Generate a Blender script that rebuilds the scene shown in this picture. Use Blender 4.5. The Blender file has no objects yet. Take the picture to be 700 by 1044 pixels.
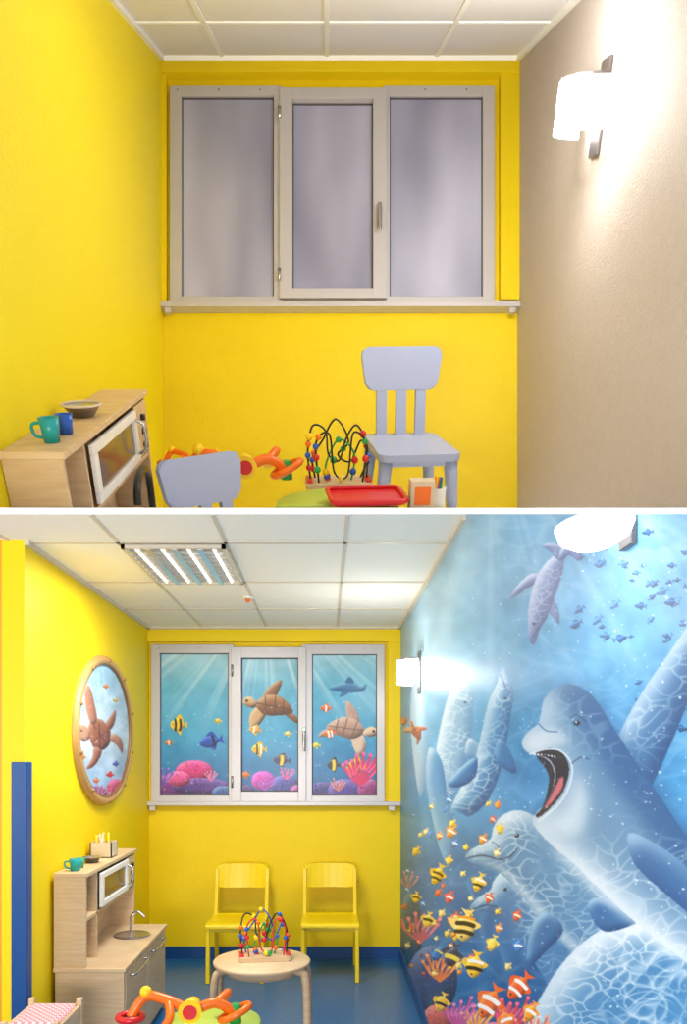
import bpy, bmesh, math, random
import numpy as np
from mathutils import Vector, Matrix
random.seed(4); rng = np.random.default_rng(7)
F = 800.0; CX = 333.0; CY = 767.0; EYE = 1.55      # survey calibration of the photo
PITCH = math.atan(510.0/F); RAMP = 0.31125
# lower (decorated) playroom
LB = 5.904; LL = -1.336; LR = 0.5535; LH = 2.487
# upper (plain) playroom, raked floor and ceiling
UB = 4.267; UL = -0.89; UR = 1.035; UH = 5.32
def ramp_z(y): return EYE + RAMP*y
def uceil(y): return UH - math.tan(PITCH)*(UB-y)
# ------------------------------------------------------------------ materials
def lin(c):
    c = np.asarray(c, float)/255.0
    return np.where(c <= 0.04045, c/12.92, ((c+0.055)/1.055)**2.4)
MATS = {}
def mat(name, col, rough=0.5, metal=0.0, emit=0.0, bump=0.0, bscale=60, var=0.0, vscale=3.0, spec=0.5):
    if name in MATS: return MATS[name]
    m = bpy.data.materials.new(name); m.use_nodes = True
    nt = m.node_tree; b = nt.nodes['Principled BSDF']
    c = list(lin(col))+[1]
    b.inputs['Base Color'].default_value = c
    b.inputs['Roughness'].default_value = rough
    b.inputs['Metallic'].default_value = metal
    b.inputs['Specular IOR Level'].default_value = spec
    tc = nt.nodes.new('ShaderNodeTexCoord')
    if emit > 0:
        b.inputs['Emission Color'].default_value = c
        b.inputs['Emission Strength'].default_value = emit
    if var > 0:
        n = nt.nodes.new('ShaderNodeTexNoise'); n.inputs['Scale'].default_value = vscale; n.inputs['Detail'].default_value = 4
        r = nt.nodes.new('ShaderNodeValToRGB')
        r.color_ramp.elements[0].position = 0.3; r.color_ramp.elements[1].position = 0.7
        r.color_ramp.elements[0].color = [max(0, x*(1-var)) for x in c[:3]]+[1]
        r.color_ramp.elements[1].color = [min(1, x*(1+var)) for x in c[:3]]+[1]
        nt.links.new(tc.outputs['Object'], n.inputs['Vector']); nt.links.new(n.outputs['Fac'], r.inputs['Fac'])
        nt.links.new(r.outputs['Color'], b.inputs['Base Color'])
    if bump > 0:
        n2 = nt.nodes.new('ShaderNodeTexNoise'); n2.inputs['Scale'].default_value = bscale; n2.inputs['Detail'].default_value = 3
        bp = nt.nodes.new('ShaderNodeBump'); bp.inputs['Strength'].default_value = bump; bp.inputs['Distance'].default_value = 0.01
        nt.links.new(tc.outputs['Object'], n2.inputs['Vector']); nt.links.new(n2.outputs['Fac'], bp.inputs['Height'])
        nt.links.new(bp.outputs['Normal'], b.inputs['Normal'])
    MATS[name] = m; return m
def wood(name, c1, c2, rough=0.45, stretch=(2, 2, 26)):
    if name in MATS: return MATS[name]
    m = bpy.data.materials.new(name); m.use_nodes = True
    nt = m.node_tree; b = nt.nodes['Principled BSDF']; b.inputs['Roughness'].default_value = rough
    tc = nt.nodes.new('ShaderNodeTexCoord'); mp = nt.nodes.new('ShaderNodeMapping'); mp.inputs['Scale'].default_value = stretch
    n = nt.nodes.new('ShaderNodeTexNoise'); n.inputs['Scale'].default_value = 3; n.inputs['Detail'].default_value = 5
    r = nt.nodes.new('ShaderNodeValToRGB')
    r.color_ramp.elements[0].color = list(lin(c1))+[1]; r.color_ramp.elements[1].color = list(lin(c2))+[1]
    r.color_ramp.elements[0].position = 0.3; r.color_ramp.elements[1].position = 0.7
    nt.links.new(tc.outputs['Object'], mp.inputs['Vector']); nt.links.new(mp.outputs['Vector'], n.inputs['Vector'])
    nt.links.new(n.outputs['Fac'], r.inputs['Fac']); nt.links.new(r.outputs['Color'], b.inputs['Base Color'])
    MATS[name] = m; return m
def paint_mat(name, rough=0.45, spec=0.4):
    if name in MATS: return MATS[name]
    m = bpy.data.materials.new(name); m.use_nodes = True
    nt = m.node_tree; b = nt.nodes['Principled BSDF']; b.inputs['Roughness'].default_value = rough
    b.inputs['Specular IOR Level'].default_value = spec
    a = nt.nodes.new('ShaderNodeAttribute'); a.attribute_name = 'Paint'
    nt.links.new(a.outputs['Color'], b.inputs['Base Color'])
    MATS[name] = m; return m
# ------------------------------------------------------------------ mesh builder
def spl(pts, n=8, closed=True):
    P = [np.array(p, float) for p in pts]; N = len(P); out = []
    rngN = N if closed else N-1
    for i in range(rngN):
        if closed: p0, p1, p2, p3 = P[i-1], P[i], P[(i+1) % N], P[(i+2) % N]
        else: p0, p1, p2, p3 = P[max(i-1, 0)], P[i], P[i+1], P[min(i+2, N-1)]
        for k in range(n):
            t = k/n
            out.append(0.5*((2*p1)+(-p0+p2)*t+(2*p0-5*p1+4*p2-p3)*t*t+(-p0+3*p1-3*p2+p3)*t**3))
    if not closed: out.append(P[-1])
    return out
class B:
    def __init__(s, M=None): s.bm = bmesh.new(); s.mats = []; s.M = M or Matrix.Identity(4)
    def mi(s, m):
        if m not in s.mats: s.mats.append(m)
        return s.mats.index(m)
    def add(s, t, m, M=None, smooth=False):
        if M is not None: bmesh.ops.transform(t, matrix=M, verts=t.verts)
        bmesh.ops.recalc_face_normals(t, faces=t.faces)
        i = s.mi(m)
        for f in t.faces: f.material_index = i; f.smooth = smooth
        me = bpy.data.meshes.new('t'); t.to_mesh(me); t.free(); s.bm.from_mesh(me); bpy.data.meshes.remove(me)
    def box(s, x0, x1, y0, y1, z0, z1, m, bev=0.0, M=None):
        t = bmesh.new(); bmesh.ops.create_cube(t, size=1)
        for v in t.verts:
            v.co = Vector(((x0+x1)/2+v.co.x*(x1-x0), (y0+y1)/2+v.co.y*(y1-y0), (z0+z1)/2+v.co.z*(z1-z0)))
        if bev > 0: bmesh.ops.bevel(t, geom=t.edges[:], offset=bev, segments=2, affect='EDGES', profile=0.5)
        s.add(t, m, M)
    def cyl(s, p, q, r1, m, r2=None, seg=20, M=None, smooth=True):
        p = Vector(p); q = Vector(q); d = q-p; r2 = r1 if r2 is None else r2
        t = bmesh.new(); bmesh.ops.create_cone(t, cap_ends=True, segments=seg, radius1=r1, radius2=r2, depth=d.length)
        R = d.to_track_quat('Z', 'Y').to_matrix().to_4x4()
        bmesh.ops.transform(t, matrix=Matrix.Translation((p+q)/2)@R, verts=t.verts)
        i = s.mi(m)
        if M is not None: bmesh.ops.transform(t, matrix=M, verts=t.verts)
        for f in t.faces: f.material_index = i; f.smooth = len(f.verts) == 4 and smooth
        me = bpy.data.meshes.new('t'); t.to_mesh(me); t.free(); s.bm.from_mesh(me); bpy.data.meshes.remove(me)
    def ball(s, c, r, m, sc=(1, 1, 1), M=None, seg=16):
        t = bmesh.new(); bmesh.ops.create_uvsphere(t, u_segments=seg, v_segments=seg//2+2, radius=r)
        bmesh.ops.transform(t, matrix=Matrix.Translation(c)@Matrix.Diagonal((*sc, 1)), verts=t.verts)
        s.add(t, m, M, True)
    def tube(s, pts, r, m, seg=10, n=8, closed=False, M=None, smoothpath=True):
        P = [Vector(p) for p in (spl(pts, n, closed) if smoothpath else pts)]
        t = bmesh.new(); rings = []; N = len(P); up = Vector((0.13, 0.31, 0.94)).normalized()
        for i, p in enumerate(P):
            if closed: d = P[(i+1) % N]-P[i-1]
            else: d = P[min(i+1, N-1)]-P[max(i-1, 0)]
            d.normalize(); a = (up-d*up.dot(d))
            if a.length < 1e-4: a = d.orthogonal()
            a.normalize(); up = a; b = d.cross(a)
            rr = r(i/(N-1)) if callable(r) else r
            rings.append([t.verts.new(p+(a*math.cos(2*math.pi*k/seg)+b*math.sin(2*math.pi*k/seg))*rr) for k in range(seg)])
        for i in range(N if closed else N-1):
            A = rings[i]; C = rings[(i+1) % N]
            for k in range(seg): t.faces.new((A[k], A[(k+1) % seg], C[(k+1) % seg], C[k]))
        if not closed: t.faces.new(rings[0][::-1]); t.faces.new(rings[-1])
        s.add(t, m, M, True)
    def lathe(s, prof, c, m, seg=28, M=None):
        t = bmesh.new(); rings = []
        for r, z in prof:
            rings.append([t.verts.new((c[0]+r*math.cos(2*math.pi*k/seg), c[1]+r*math.sin(2*math.pi*k/seg), c[2]+z)) for k in range(seg)])
        for A, C in zip(rings, rings[1:]):
            for k in range(seg): t.faces.new((A[k], A[(k+1) % seg], C[(k+1) % seg], C[k]))
        bmesh.ops.remove_doubles(t, verts=t.verts, dist=1e-6)
        s.add(t, m, M, True)
    def prism(s, pts, a0, a1, m, axis='y', bev=0.0, M=None):
        t = bmesh.new()
        def P(p, a):
            return {'y': (p[0], a, p[1]), 'x': (a, p[0], p[1]), 'z': (p[0], p[1], a)}[axis]
        A = [t.verts.new(P(p, a0)) for p in pts]; C = [t.verts.new(P(p, a1)) for p in pts]
        t.faces.new(A); t.faces.new(C[::-1]); n = len(pts)
        for k in range(n): t.faces.new((A[k], C[k], C[(k+1) % n], A[(k+1) % n]))
        if bev > 0:
            bmesh.ops.bevel(t, geom=t.edges[:], offset=bev, segments=2, affect='EDGES')
        s.add(t, m, M)
    def done(s, name, clip=False, origin=None):
        bm = s.bm; bmesh.ops.transform(bm, matrix=s.M, verts=bm.verts)
        if clip:   # furniture stands on the raked floor slab
            n = Vector((0, -RAMP, 1)).normalized()
            g = bm.verts[:]+bm.edges[:]+bm.faces[:]
            r = bmesh.ops.bisect_plane(bm, geom=g, plane_co=Vector((0, 0, EYE+0.002)), plane_no=n, clear_inner=True)
            ed = [e for e in r['geom_cut'] if isinstance(e, bmesh.types.BMEdge)]
            if ed:
                try: bmesh.ops.holes_fill(bm, edges=ed, sides=0)
                except Exception: pass
        vs = [v.co for v in bm.verts]
        if origin is None and vs:
            lo = Vector([min(v[i] for v in vs) for i in range(3)]); hi = Vector([max(v[i] for v in vs) for i in range(3)])
            origin = Vector(((lo.x+hi.x)/2, (lo.y+hi.y)/2, lo.z))
        origin = Vector(origin)
        bmesh.ops.translate(bm, vec=-origin, verts=bm.verts)
        me = bpy.data.meshes.new(name); bm.to_mesh(me); bm.free()
        for m in s.mats: me.materials.append(m)
        o = bpy.data.objects.new(name, me); o.location = origin
        bpy.context.scene.collection.objects.link(o); return o
def pitched(o, yaw=0.0):
    return Matrix.Translation(o)@Matrix.Rotation(PITCH, 4, 'X')@Matrix.Rotation(math.radians(yaw), 4, 'Z')
def rrect(x0, x1, z0, z1, r, n=5, tx=0.0):
    out = []
    for cx, cz, a in ((x1-r, z1-r, 0), (x0+r, z1-r, 90), (x0+r, z0+r, 180), (x1-r, z0+r, 270)):
        for k in range(n+1):
            t = math.radians(a+90*k/n); x = cx+r*math.cos(t); z = cz+r*math.sin(t)
            x *= 1+tx*((z-z0)/(z1-z0)-0.5)
            out.append((x, z))
    return out
# ------------------------------------------------------------------ artwork painter (baked to wall vertices)
def blur(M, sg):
    if sg < 0.3: return M
    R = int(math.ceil(sg*2.6)); k = np.exp(-0.5*(np.arange(-R, R+1)/sg)**2); k /= k.sum()
    P = np.pad(M, ((R, R), (0, 0)), 'edge'); o = np.zeros_like(M)
    for i, w in enumerate(k): o += w*P[i:i+M.shape[0]]
    P = np.pad(o, ((0, 0), (R, R)), 'edge'); o2 = np.zeros_like(M)
    for i, w in enumerate(k): o2 += w*P[:, i:i+M.shape[1]]
    return o2
class Art:
    def __init__(s, u0, v0, u1, v1, res):
        s.res = res; s.u = np.arange(u0, u1+1e-6, 1/res); s.v = np.arange(v0, v1+1e-6, 1/res)
        s.U, s.V = np.meshgrid(s.u, s.v); s.img = np.zeros(s.U.shape+(3,)); s.cf = {}
    def win(s, P, pad):
        a = P.min(0)-pad; b = P.max(0)+pad
        i0, i1 = np.searchsorted(s.u, [a[0], b[0]]); j0, j1 = np.searchsorted(s.v, [a[1], b[1]])
        return slice(j0, j1), slice(i0, i1)
    def mask(s, pts, pad, smooth):
        P = np.array(spl(pts, 6) if smooth else pts, float)
        w = s.win(P, pad); u = s.u[w[1]]; v = s.v[w[0]]
        I = np.zeros((len(v), len(u)), bool)
        if I.size == 0: return w, I.astype(float)
        for (x1, y1), (x2, y2) in zip(P, np.roll(P, -1, 0)):
            if y1 == y2: continue
            rows = np.where((y1 > v) != (y2 > v))[0]
            if len(rows) == 0: continue
            xi = (x2-x1)*(v[rows]-y1)/(y2-y1)+x1
            I[rows] ^= u[None, :] < xi[:, None]
        return w, I.astype(float)
    def over(s, w, A, col):
        if A.size == 0: return
        s.img[w] = s.img[w]*(1-A[..., None])+np.asarray(col)*A[..., None]
    def fill(s, pts, col, a=1.0, soft=0.45, smooth=True):
        w, M = s.mask(pts, soft*3+1, smooth)
        if M.size: s.over(w, blur(M, soft*s.res)*a, np.array(col, float)/255)
    def body(s, pts, col, hi, lo, r=6, light=(-0.5, -0.85), a=1.0, smooth=True, soft=0.45, amp=2.6):
        w, M = s.mask(pts, r*3+2, smooth)
        if M.size == 0 or min(M.shape) < 3: return
        Bm = blur(M, r*s.res); gy, gx = np.gradient(Bm)
        L = -(gx*light[0]+gy*light[1])*r*s.res*amp
        c = np.array(col, float)/255*np.ones(M.shape+(3,))
        hp = np.clip(L, 0, 1)[..., None]; lp = np.clip(-L, 0, 1)[..., None]
        c = c*(1-hp)+np.array(hi, float)/255*hp; c = c*(1-lp)+np.array(lo, float)/255*lp
        A = blur(M, soft*s.res)*a
        s.img[w] = s.img[w]*(1-A[..., None])+c*A[..., None]
    def line(s, pts, wd, col, a=1.0, smooth=True):
        P = np.array(spl(pts, 6, False) if smooth and len(pts) > 2 else pts, float)
        w = s.win(P, wd+2); U = s.U[w]; V = s.V[w]
        if U.size == 0: return
        D = np.full(U.shape, 1e9)
        for p, q in zip(P, P[1:]):
            d = q-p; L2 = max(d@d, 1e-9); t = np.clip(((U-p[0])*d[0]+(V-p[1])*d[1])/L2, 0, 1)
            D = np.minimum(D, np.hypot(U-p[0]-t*d[0], V-p[1]-t*d[1]))
        s.over(w, np.clip(wd/2-D+0.5, 0, 1)*a, np.array(col, float)/255)
    def dot(s, x, y, rx, col, a=1.0, ry=None, soft=0.35, rot=0):
        s.fill(ell(x, y, rx, ry or rx, rot), col, a, soft, False)
    def grad(s, stops):
        vs = [p[0] for p in stops]
        for k in range(3): s.img[..., k] = np.interp(s.V, vs, [p[1][k]/255 for p in stops])
    def field(s, cell):
        gh, gw = int((s.v[-1]-s.v[0])/cell)+3, int((s.u[-1]-s.u[0])/cell)+3
        g = rng.random((gh, gw)); y = (s.V-s.v[0])/cell; x = (s.U-s.u[0])/cell
        yi = y.astype(int); xi = x.astype(int); fy = y-yi; fx = x-xi; fy = fy*fy*(3-2*fy); fx = fx*fx*(3-2*fx)
        return g[yi, xi]*(1-fx)*(1-fy)+g[yi, xi+1]*fx*(1-fy)+g[yi+1, xi]*(1-fx)*fy+g[yi+1, xi+1]*fx*fy
    def noise(s, cell, amp): s.img += ((s.field(cell)-0.5)*amp)[..., None]
    def web(s, cell):       # light-net pattern: borders of warped random cells, stretched sideways
        if cell in s.cf: return s.cf[cell]
        x = (s.U-s.u[0])/(cell*1.5)+1.2*s.field(cell*1.6)+2; y = (s.V-s.v[0])/cell+1.2*s.field(cell*1.6)+2
        x, y = x+0.35*y, y-0.2*x+30
        gh = int(y.max())+4; gw = int(x.max())+4
        jx = rng.random((gh, gw)); jy = rng.random((gh, gw)); xi = x.astype(int); yi = y.astype(int)
        f1 = np.full(x.shape, 9.0); f2 = np.full(x.shape, 9.0)
        for a in (-1, 0, 1):
            for c in (-1, 0, 1):
                X = xi+a; Y = yi+c; d = np.hypot(X+jx[Y, X]-x, Y+jy[Y, X]-y)
                f2 = np.minimum(f2, np.maximum(f1, d)); f1 = np.minimum(f1, d)
        s.cf[cell] = np.exp(-((f2-f1)*7)**2)*np.clip(s.field(cell*3)*1.6-0.2, 0, 1); return s.cf[cell]
    def caust(s, pts, cell, a, col=(236, 247, 252), shrink=3):
        w, M = s.mask(pts, 2, True)
        if M.size: s.over(w, np.clip(blur(M, shrink*s.res)*2-1, 0, 1)*s.web(cell)[w]*a, np.array(col, float)/255)
    def rays(s, ox, oy, n, a, v0, v1, ph=0.0):
        th = np.arctan2(s.U-ox, s.V-oy)
        r = (np.sin(th*n+ph)+0.6*np.sin(th*n*2.3+1.7)+0.4*np.sin(th*n*4.1+ph*2))/2
        A = np.clip(r, 0, 1)*a*np.clip((v1-s.V)/(v1-v0), 0, 1)
        s.img = s.img*(1-A[..., None])+np.array([0.93, 0.98, 1.0])*A[..., None]
    def fish(s, x, y, L, ang, c, stripes=(), fin=None, H=0.55, flip=1):
        ca, sa = math.cos(math.radians(ang)), math.sin(math.radians(ang)); fin = fin or c
        def T(ps): return [(x+(px*flip*ca-py*sa)*L, y+(px*flip*sa+py*ca)*L) for px, py in ps]
        s.fill(T([(0.3, 0), (0.55, -0.22), (0.5, 0), (0.55, 0.22)]), fin, 1, 0.3, False)
        s.fill(T([(-0.2, -H/2*0.8), (0.1, -H*0.85), (0.3, -0.1), (0.25, 0.1), (0.1, H*0.8), (-0.1, H/2*0.8)]), fin, 1, 0.3)
        s.body(T([(-0.5, 0), (-0.3, -H/2*0.8), (0, -H/2), (0.25, -H/4), (0.36, 0), (0.25, H/4), (0, H/2), (-0.3, H/2*0.8)]),
               c, [min(255, k+60) for k in c], [k*0.6 for k in c], max(0.8, L*0.07), soft=0.3)
        for sx, sw, sc in stripes:
            s.line(T([(sx, -H*0.42), (sx+0.03, 0), (sx, H*0.42)]), sw*L, sc)
        s.dot(*T([(-0.36, -0.05)])[0], max(0.5, L*0.035), (15, 15, 25))
    def turtle(s, x, y, L, ang, c1=(150, 90, 50), c2=(215, 165, 110), flip=1):
        ca, sa = math.cos(math.radians(ang)), math.sin(math.radians(ang))
        def T(ps): return [(x+(px*flip*ca-py*sa)*L, y+(px*flip*sa+py*ca)*L) for px, py in ps]
        lo = [k*0.55 for k in c1]
        s.body(T([(-0.25, 0.05), (-0.4, 0.25), (-0.35, 0.5), (-0.2, 0.42), (-0.08, 0.15)]), c2, (240, 205, 150), lo, L*0.04, soft=0.35)
        s.body(T([(-0.2, -0.1), (-0.1, -0.35), (0.12, -0.52), (0.1, -0.3), (0.0, -0.1)]), c1, c2, lo, L*0.04, soft=0.35)
        s.body(T([(0.3, 0.05), (0.5, 0.15), (0.55, 0.28), (0.4, 0.22), (0.25, 0.12)]), c1, c2, lo, L*0.03, soft=0.35)
        s.body(T([(-0.32, 0.02), (-0.15, -0.17), (0.12, -0.2), (0.35, -0.05), (0.42, 0.08), (0.2, 0.17), (-0.12, 0.2)]), c1, c2, lo, L*0.07, soft=0.35)
        for a, b in (((-0.15, -0.15), (-0.1, 0.15)), ((0.05, -0.18), (0.08, 0.16)), ((0.22, -0.12), (0.24, 0.12)), ((-0.3, 0.0), (0.38, 0.03))):
            s.line(T([a, b]), L*0.018+0.3, lo, 0.7)
        s.body(T([(-0.3, 0.02), (-0.42, -0.1), (-0.55, -0.07), (-0.58, 0.02), (-0.48, 0.09), (-0.35, 0.1)]), c2, (245, 215, 165), lo, L*0.04, soft=0.35)
        s.dot(*T([(-0.5, -0.02)])[0], max(0.5, L*0.025), (20, 15, 10))
    def coral(s, x, y, h, n, col, spread=0.9):
        for i in range(n):
            a = (i/(max(1, n-1))-0.5)*2*spread; hh = h*(0.7+0.4*random.random())
            p0 = (x, y); p1 = (x+math.sin(a)*hh*0.5+random.uniform(-1, 1), y-math.cos(a)*hh*0.5); p2 = (x+math.sin(a)*hh*0.9, y-hh*math.cos(a*0.7))
            s.line([p0, p1, p2], max(1.0, h*0.09), col)
            s.line([p1, (p1[0]+math.sin(a+0.6)*hh*0.3, p1[1]-hh*0.3)], max(0.8, h*0.06), [min(255, k+35) for k in col])
            s.dot(*p2, max(0.8, h*0.06), [min(255, k+50) for k in col])
    def mound(s, x, y, rx, ry, col):
        s.body(ell(x, y, rx, ry), col, [min(255, k+70) for k in col], [k*0.5 for k in col], min(rx, ry)*0.35, soft=0.4)
        for i in range(int(rx*ry/5)):
            t = random.uniform(0, 6.28); q = random.random()**0.5
            s.dot(x+rx*0.85*q*math.cos(t), y+ry*0.85*q*math.sin(t), random.uniform(0.5, 1.2), [min(255, max(0, k+random.choice([-40, 50]))) for k in col], 0.6)
    def mesh(s, name, fn, m, keep=None):
        h, w = s.U.shape; X, Y, Z = fn(s.U, s.V)
        co = np.stack([X, Y, Z], -1).reshape(-1, 3)
        idx = np.arange(h*w).reshape(h, w)
        q = np.stack([idx[:-1, :-1], idx[1:, :-1], idx[1:, 1:], idx[:-1, 1:]], -1).reshape(-1, 4)
        if keep is not None: q = q[keep[:-1, :-1].reshape(-1)]
        used = np.unique(q); rm = np.full(h*w, -1); rm[used] = np.arange(len(used)); q = rm[q]; co = co[used]
        me = bpy.data.meshes.new(name); me.vertices.add(len(co)); me.vertices.foreach_set('co', co.ravel().astype(np.float32))
        me.loops.add(q.size); me.loops.foreach_set('vertex_index', q.ravel().astype(np.int32))
        me.polygons.add(len(q)); me.polygons.foreach_set('loop_start', np.arange(0, q.size, 4, dtype=np.int32))
        me.update(calc_edges=True); me.validate()
        ca = me.color_attributes.new(name='Paint', type='FLOAT_COLOR', domain='POINT')
        c = lin(np.clip(s.img, 0, 1)*255).reshape(-1, 3)[used]
        ca.data.foreach_set('color', np.concatenate([c, np.ones((len(c), 1))], 1).ravel().astype(np.float32))
        me.materials.append(m); o = bpy.data.objects.new(name, me); bpy.context.scene.collection.objects.link(o); return o
def ell(x, y, rx, ry, rot=0, n=24):
    c, s_ = math.cos(math.radians(rot)), math.sin(math.radians(rot))
    return [(x+rx*math.cos(t)*c-ry*math.sin(t)*s_, y+rx*math.cos(t)*s_+ry*math.sin(t)*c) for t in [2*math.pi*k/n for k in range(n)]]
# ------------------------------------------------------------------ shared materials
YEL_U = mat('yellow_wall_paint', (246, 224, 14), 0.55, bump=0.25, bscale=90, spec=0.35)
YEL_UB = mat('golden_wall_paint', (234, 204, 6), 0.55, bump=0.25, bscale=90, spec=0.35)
YEL_L = mat('yellow_mural_paint', (250, 216, 4), 0.5, bump=0.2, bscale=90, spec=0.35)
BEIGE = mat('beige_wallpaper', (188, 176, 168), 0.7, bump=0.5, bscale=120, var=0.03, vscale=30)
TILE_U = mat('ceiling_tile_grey', (236, 236, 242), 0.8, bump=0.2, bscale=150)
TILE_L = mat('ceiling_tile_cream', (248, 243, 232), 0.8, bump=0.2, bscale=150)
TBAR = mat('ceiling_grid_metal', (250, 250, 248), 0.5)
TBARL = mat('ceiling_grid_cream', (214, 202, 182), 0.5)
WHITE = mat('white_plaster', (252, 252, 252), 0.7)
ALU = mat('aluminium_frame', (198, 193, 194), 0.35, metal=0.2, bump=0.02)
BLUEF = mat('blue_vinyl_floor', (32, 100, 158), 0.28, var=0.12, vscale=40)
BLUEB = mat('blue_baseboard', (16, 74, 138), 0.4)
BIRCH = wood('birch_wood', (206, 172, 130), (222, 194, 154))
CHROME = mat('brushed_metal', (190, 188, 184), 0.25, metal=0.9)
BLACK = mat('black_plastic', (22, 20, 20), 0.35)
LAMP = mat('lit_glass_shade', (255, 254, 252), 0.3, emit=7.0)
LAMPS = mat('lit_glass_bowl', (255, 254, 252), 0.3, emit=2.5)
GREYM = mat('lamp_bracket_metal', (120, 112, 110), 0.35, metal=0.6)
LAV = mat('lavender_plastic', (168, 177, 206), 0.42)
CHY = mat('yellow_lacquer', (250, 216, 8), 0.35)
RED = mat('red_plastic', (214, 30, 34), 0.3); ORA = mat('orange_plastic', (242, 112, 16), 0.3)
YPL = mat('yellow_plastic', (252, 206, 20), 0.3); GRN = mat('green_plastic', (40, 158, 70), 0.3)
BLU = mat('blue_plastic', (30, 90, 190), 0.3); LIME = mat('lime_lacquer', (190, 216, 92), 0.35)
TEAL = mat('teal_plastic', (20, 150, 150), 0.3); WPL = mat('white_lacquer', (240, 238, 232), 0.35)
CARD = mat('cardboard', (214, 196, 168), 0.8)
# ================================================================== LOWER ROOM shell
b = B(); b.box(-3.2, LR+0.1, -1.5, LB+0.1, -0.08, 0.0, BLUEF); b.done('floor')
b = B(); b.box(LL-0.1, LR+0.1, LB, LB+0.1, 0, LH, YEL_L)
pz = lambda v: EYE+(CY-v)/135.5
b.box(LL, LR, LB-0.05, LB, pz(655), LH, YEL_L)
b.box((395-CX)/135.5, LR, LB-0.04, LB, pz(820), pz(655), YEL_L)
b.done('wall_back')
b = B(); b.box(LL-0.1, LL, 3.47, LB, 0, LH, YEL_L); b.done('wall_left')
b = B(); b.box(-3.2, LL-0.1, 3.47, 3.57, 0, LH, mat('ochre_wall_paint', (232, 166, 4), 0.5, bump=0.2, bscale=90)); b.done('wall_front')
b = B(); b.prism([(1.0, 0), (LB, 0), (LB, LH), (3.085, LH), (1.0, 1.8538)], LR, LR+0.1, mat('sea_blue_paint', (60, 130, 175), 0.5), 'x'); b.done('wall_right')
b = B(); b.box(-3.2, LR+0.1, 3.085, LB+0.1, LH, LH+0.015, TILE_L)
s = 135.5
for u in (142, 207, 272, 344): x = (u-CX)/s; b.box(x-0.008, x+0.008, 3.09, LB-0.05, LH-0.004, LH, TBARL)
for y in (3.50, 4.31, 5.12): b.box(-3.0, LR, y-0.014, y+0.014, LH-0.004, LH, TBARL)
b.box(LL, LR, LB-0.08, LB-0.05, LH-0.02, LH, TBARL)
b.box(LL, LL+0.02, 3.47, LB, LH-0.02, LH, TBARL); b.box(LR-0.02, LR, 3.1, LB, LH-0.02, LH, TBARL)
b.done('ceiling')
b = B(); b.box(LL, LR, LB-0.012, LB, 0, 0.09, BLUEB); b.done('baseboard_back')
b = B(); b.box(LR-0.014, LR, 1.0, LB-0.012, 0, 0.09, BLUEB); b.done('baseboard_right')
b = B(); b.box(LL, LL+0.012, 3.47, LB-0.012, 0, 0.09, BLUEB); b.done('baseboard_left')
# raked floor slab of the upper room
b = B(); b.prism([(1.0, ramp_z(1.0)), (4.42, ramp_z(4.42)), (4.42, 2.503), (3.085, 2.503), (3.085, 2.487), (1.0, 1.8538)], -3.2, 1.6, WHITE, 'x'); b.done('floor')
b = B(); b.box(LL-0.055, LL+0.012, 3.458, 3.47, 0.0, 1.507, BLUEB, 0.003); b.box(LL, LL+0.012, 3.47, 3.53, 0.0, 1.507, BLUEB, 0.003); b.done('corner_guard')
def troffer(name, M, w, l, emit):
    b = B(M); t = mat('troffer_reflector', (235, 232, 226), 0.18, metal=0.8); e = mat('fluorescent_tube_%d' % int(emit*10), (255, 250, 240), 0.4, emit=emit)
    b.box(0, w, 0, l, -0.004, 0, mat('troffer_back', (170, 160, 145), 0.35, metal=0.5))
    for a in (0, w-0.018): b.box(a, a+0.018, 0, l, -0.02, 0, TBARL)
    for a in (0, l-0.022): b.box(0, w, a, a+0.022, -0.02, 0, TBARL)
    for i in range(1, 4): b.box(w*i/4-0.012, w*i/4+0.012, 0.02, l-0.02, -0.024, -0.004, t)
    for i in range(1, 10): b.box(0.018, w-0.018, l*i/10-0.005, l*i/10+0.005, -0.022, -0.004, t)
    for i in range(4): x = w*(i+0.5)/4; b.cyl((x, 0.04, -0.012), (x, l-0.04, -0.012), 0.007, e, seg=8)
    return b.done(name)
troffer('added_ceiling_light', Matrix.Translation((-0.925, 3.52, LH-0.001)), 0.47, 0.77, 2.0)
b = B(); b.cyl((-0.475, 4.72, LH), (-0.475, 4.72, LH-0.015), 0.03, WPL); b.cyl((-0.475, 4.72, LH-0.015), (-0.475, 4.72, LH-0.035), 0.018, ORA, 0.01); b.done('sprinkler_head')
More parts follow.
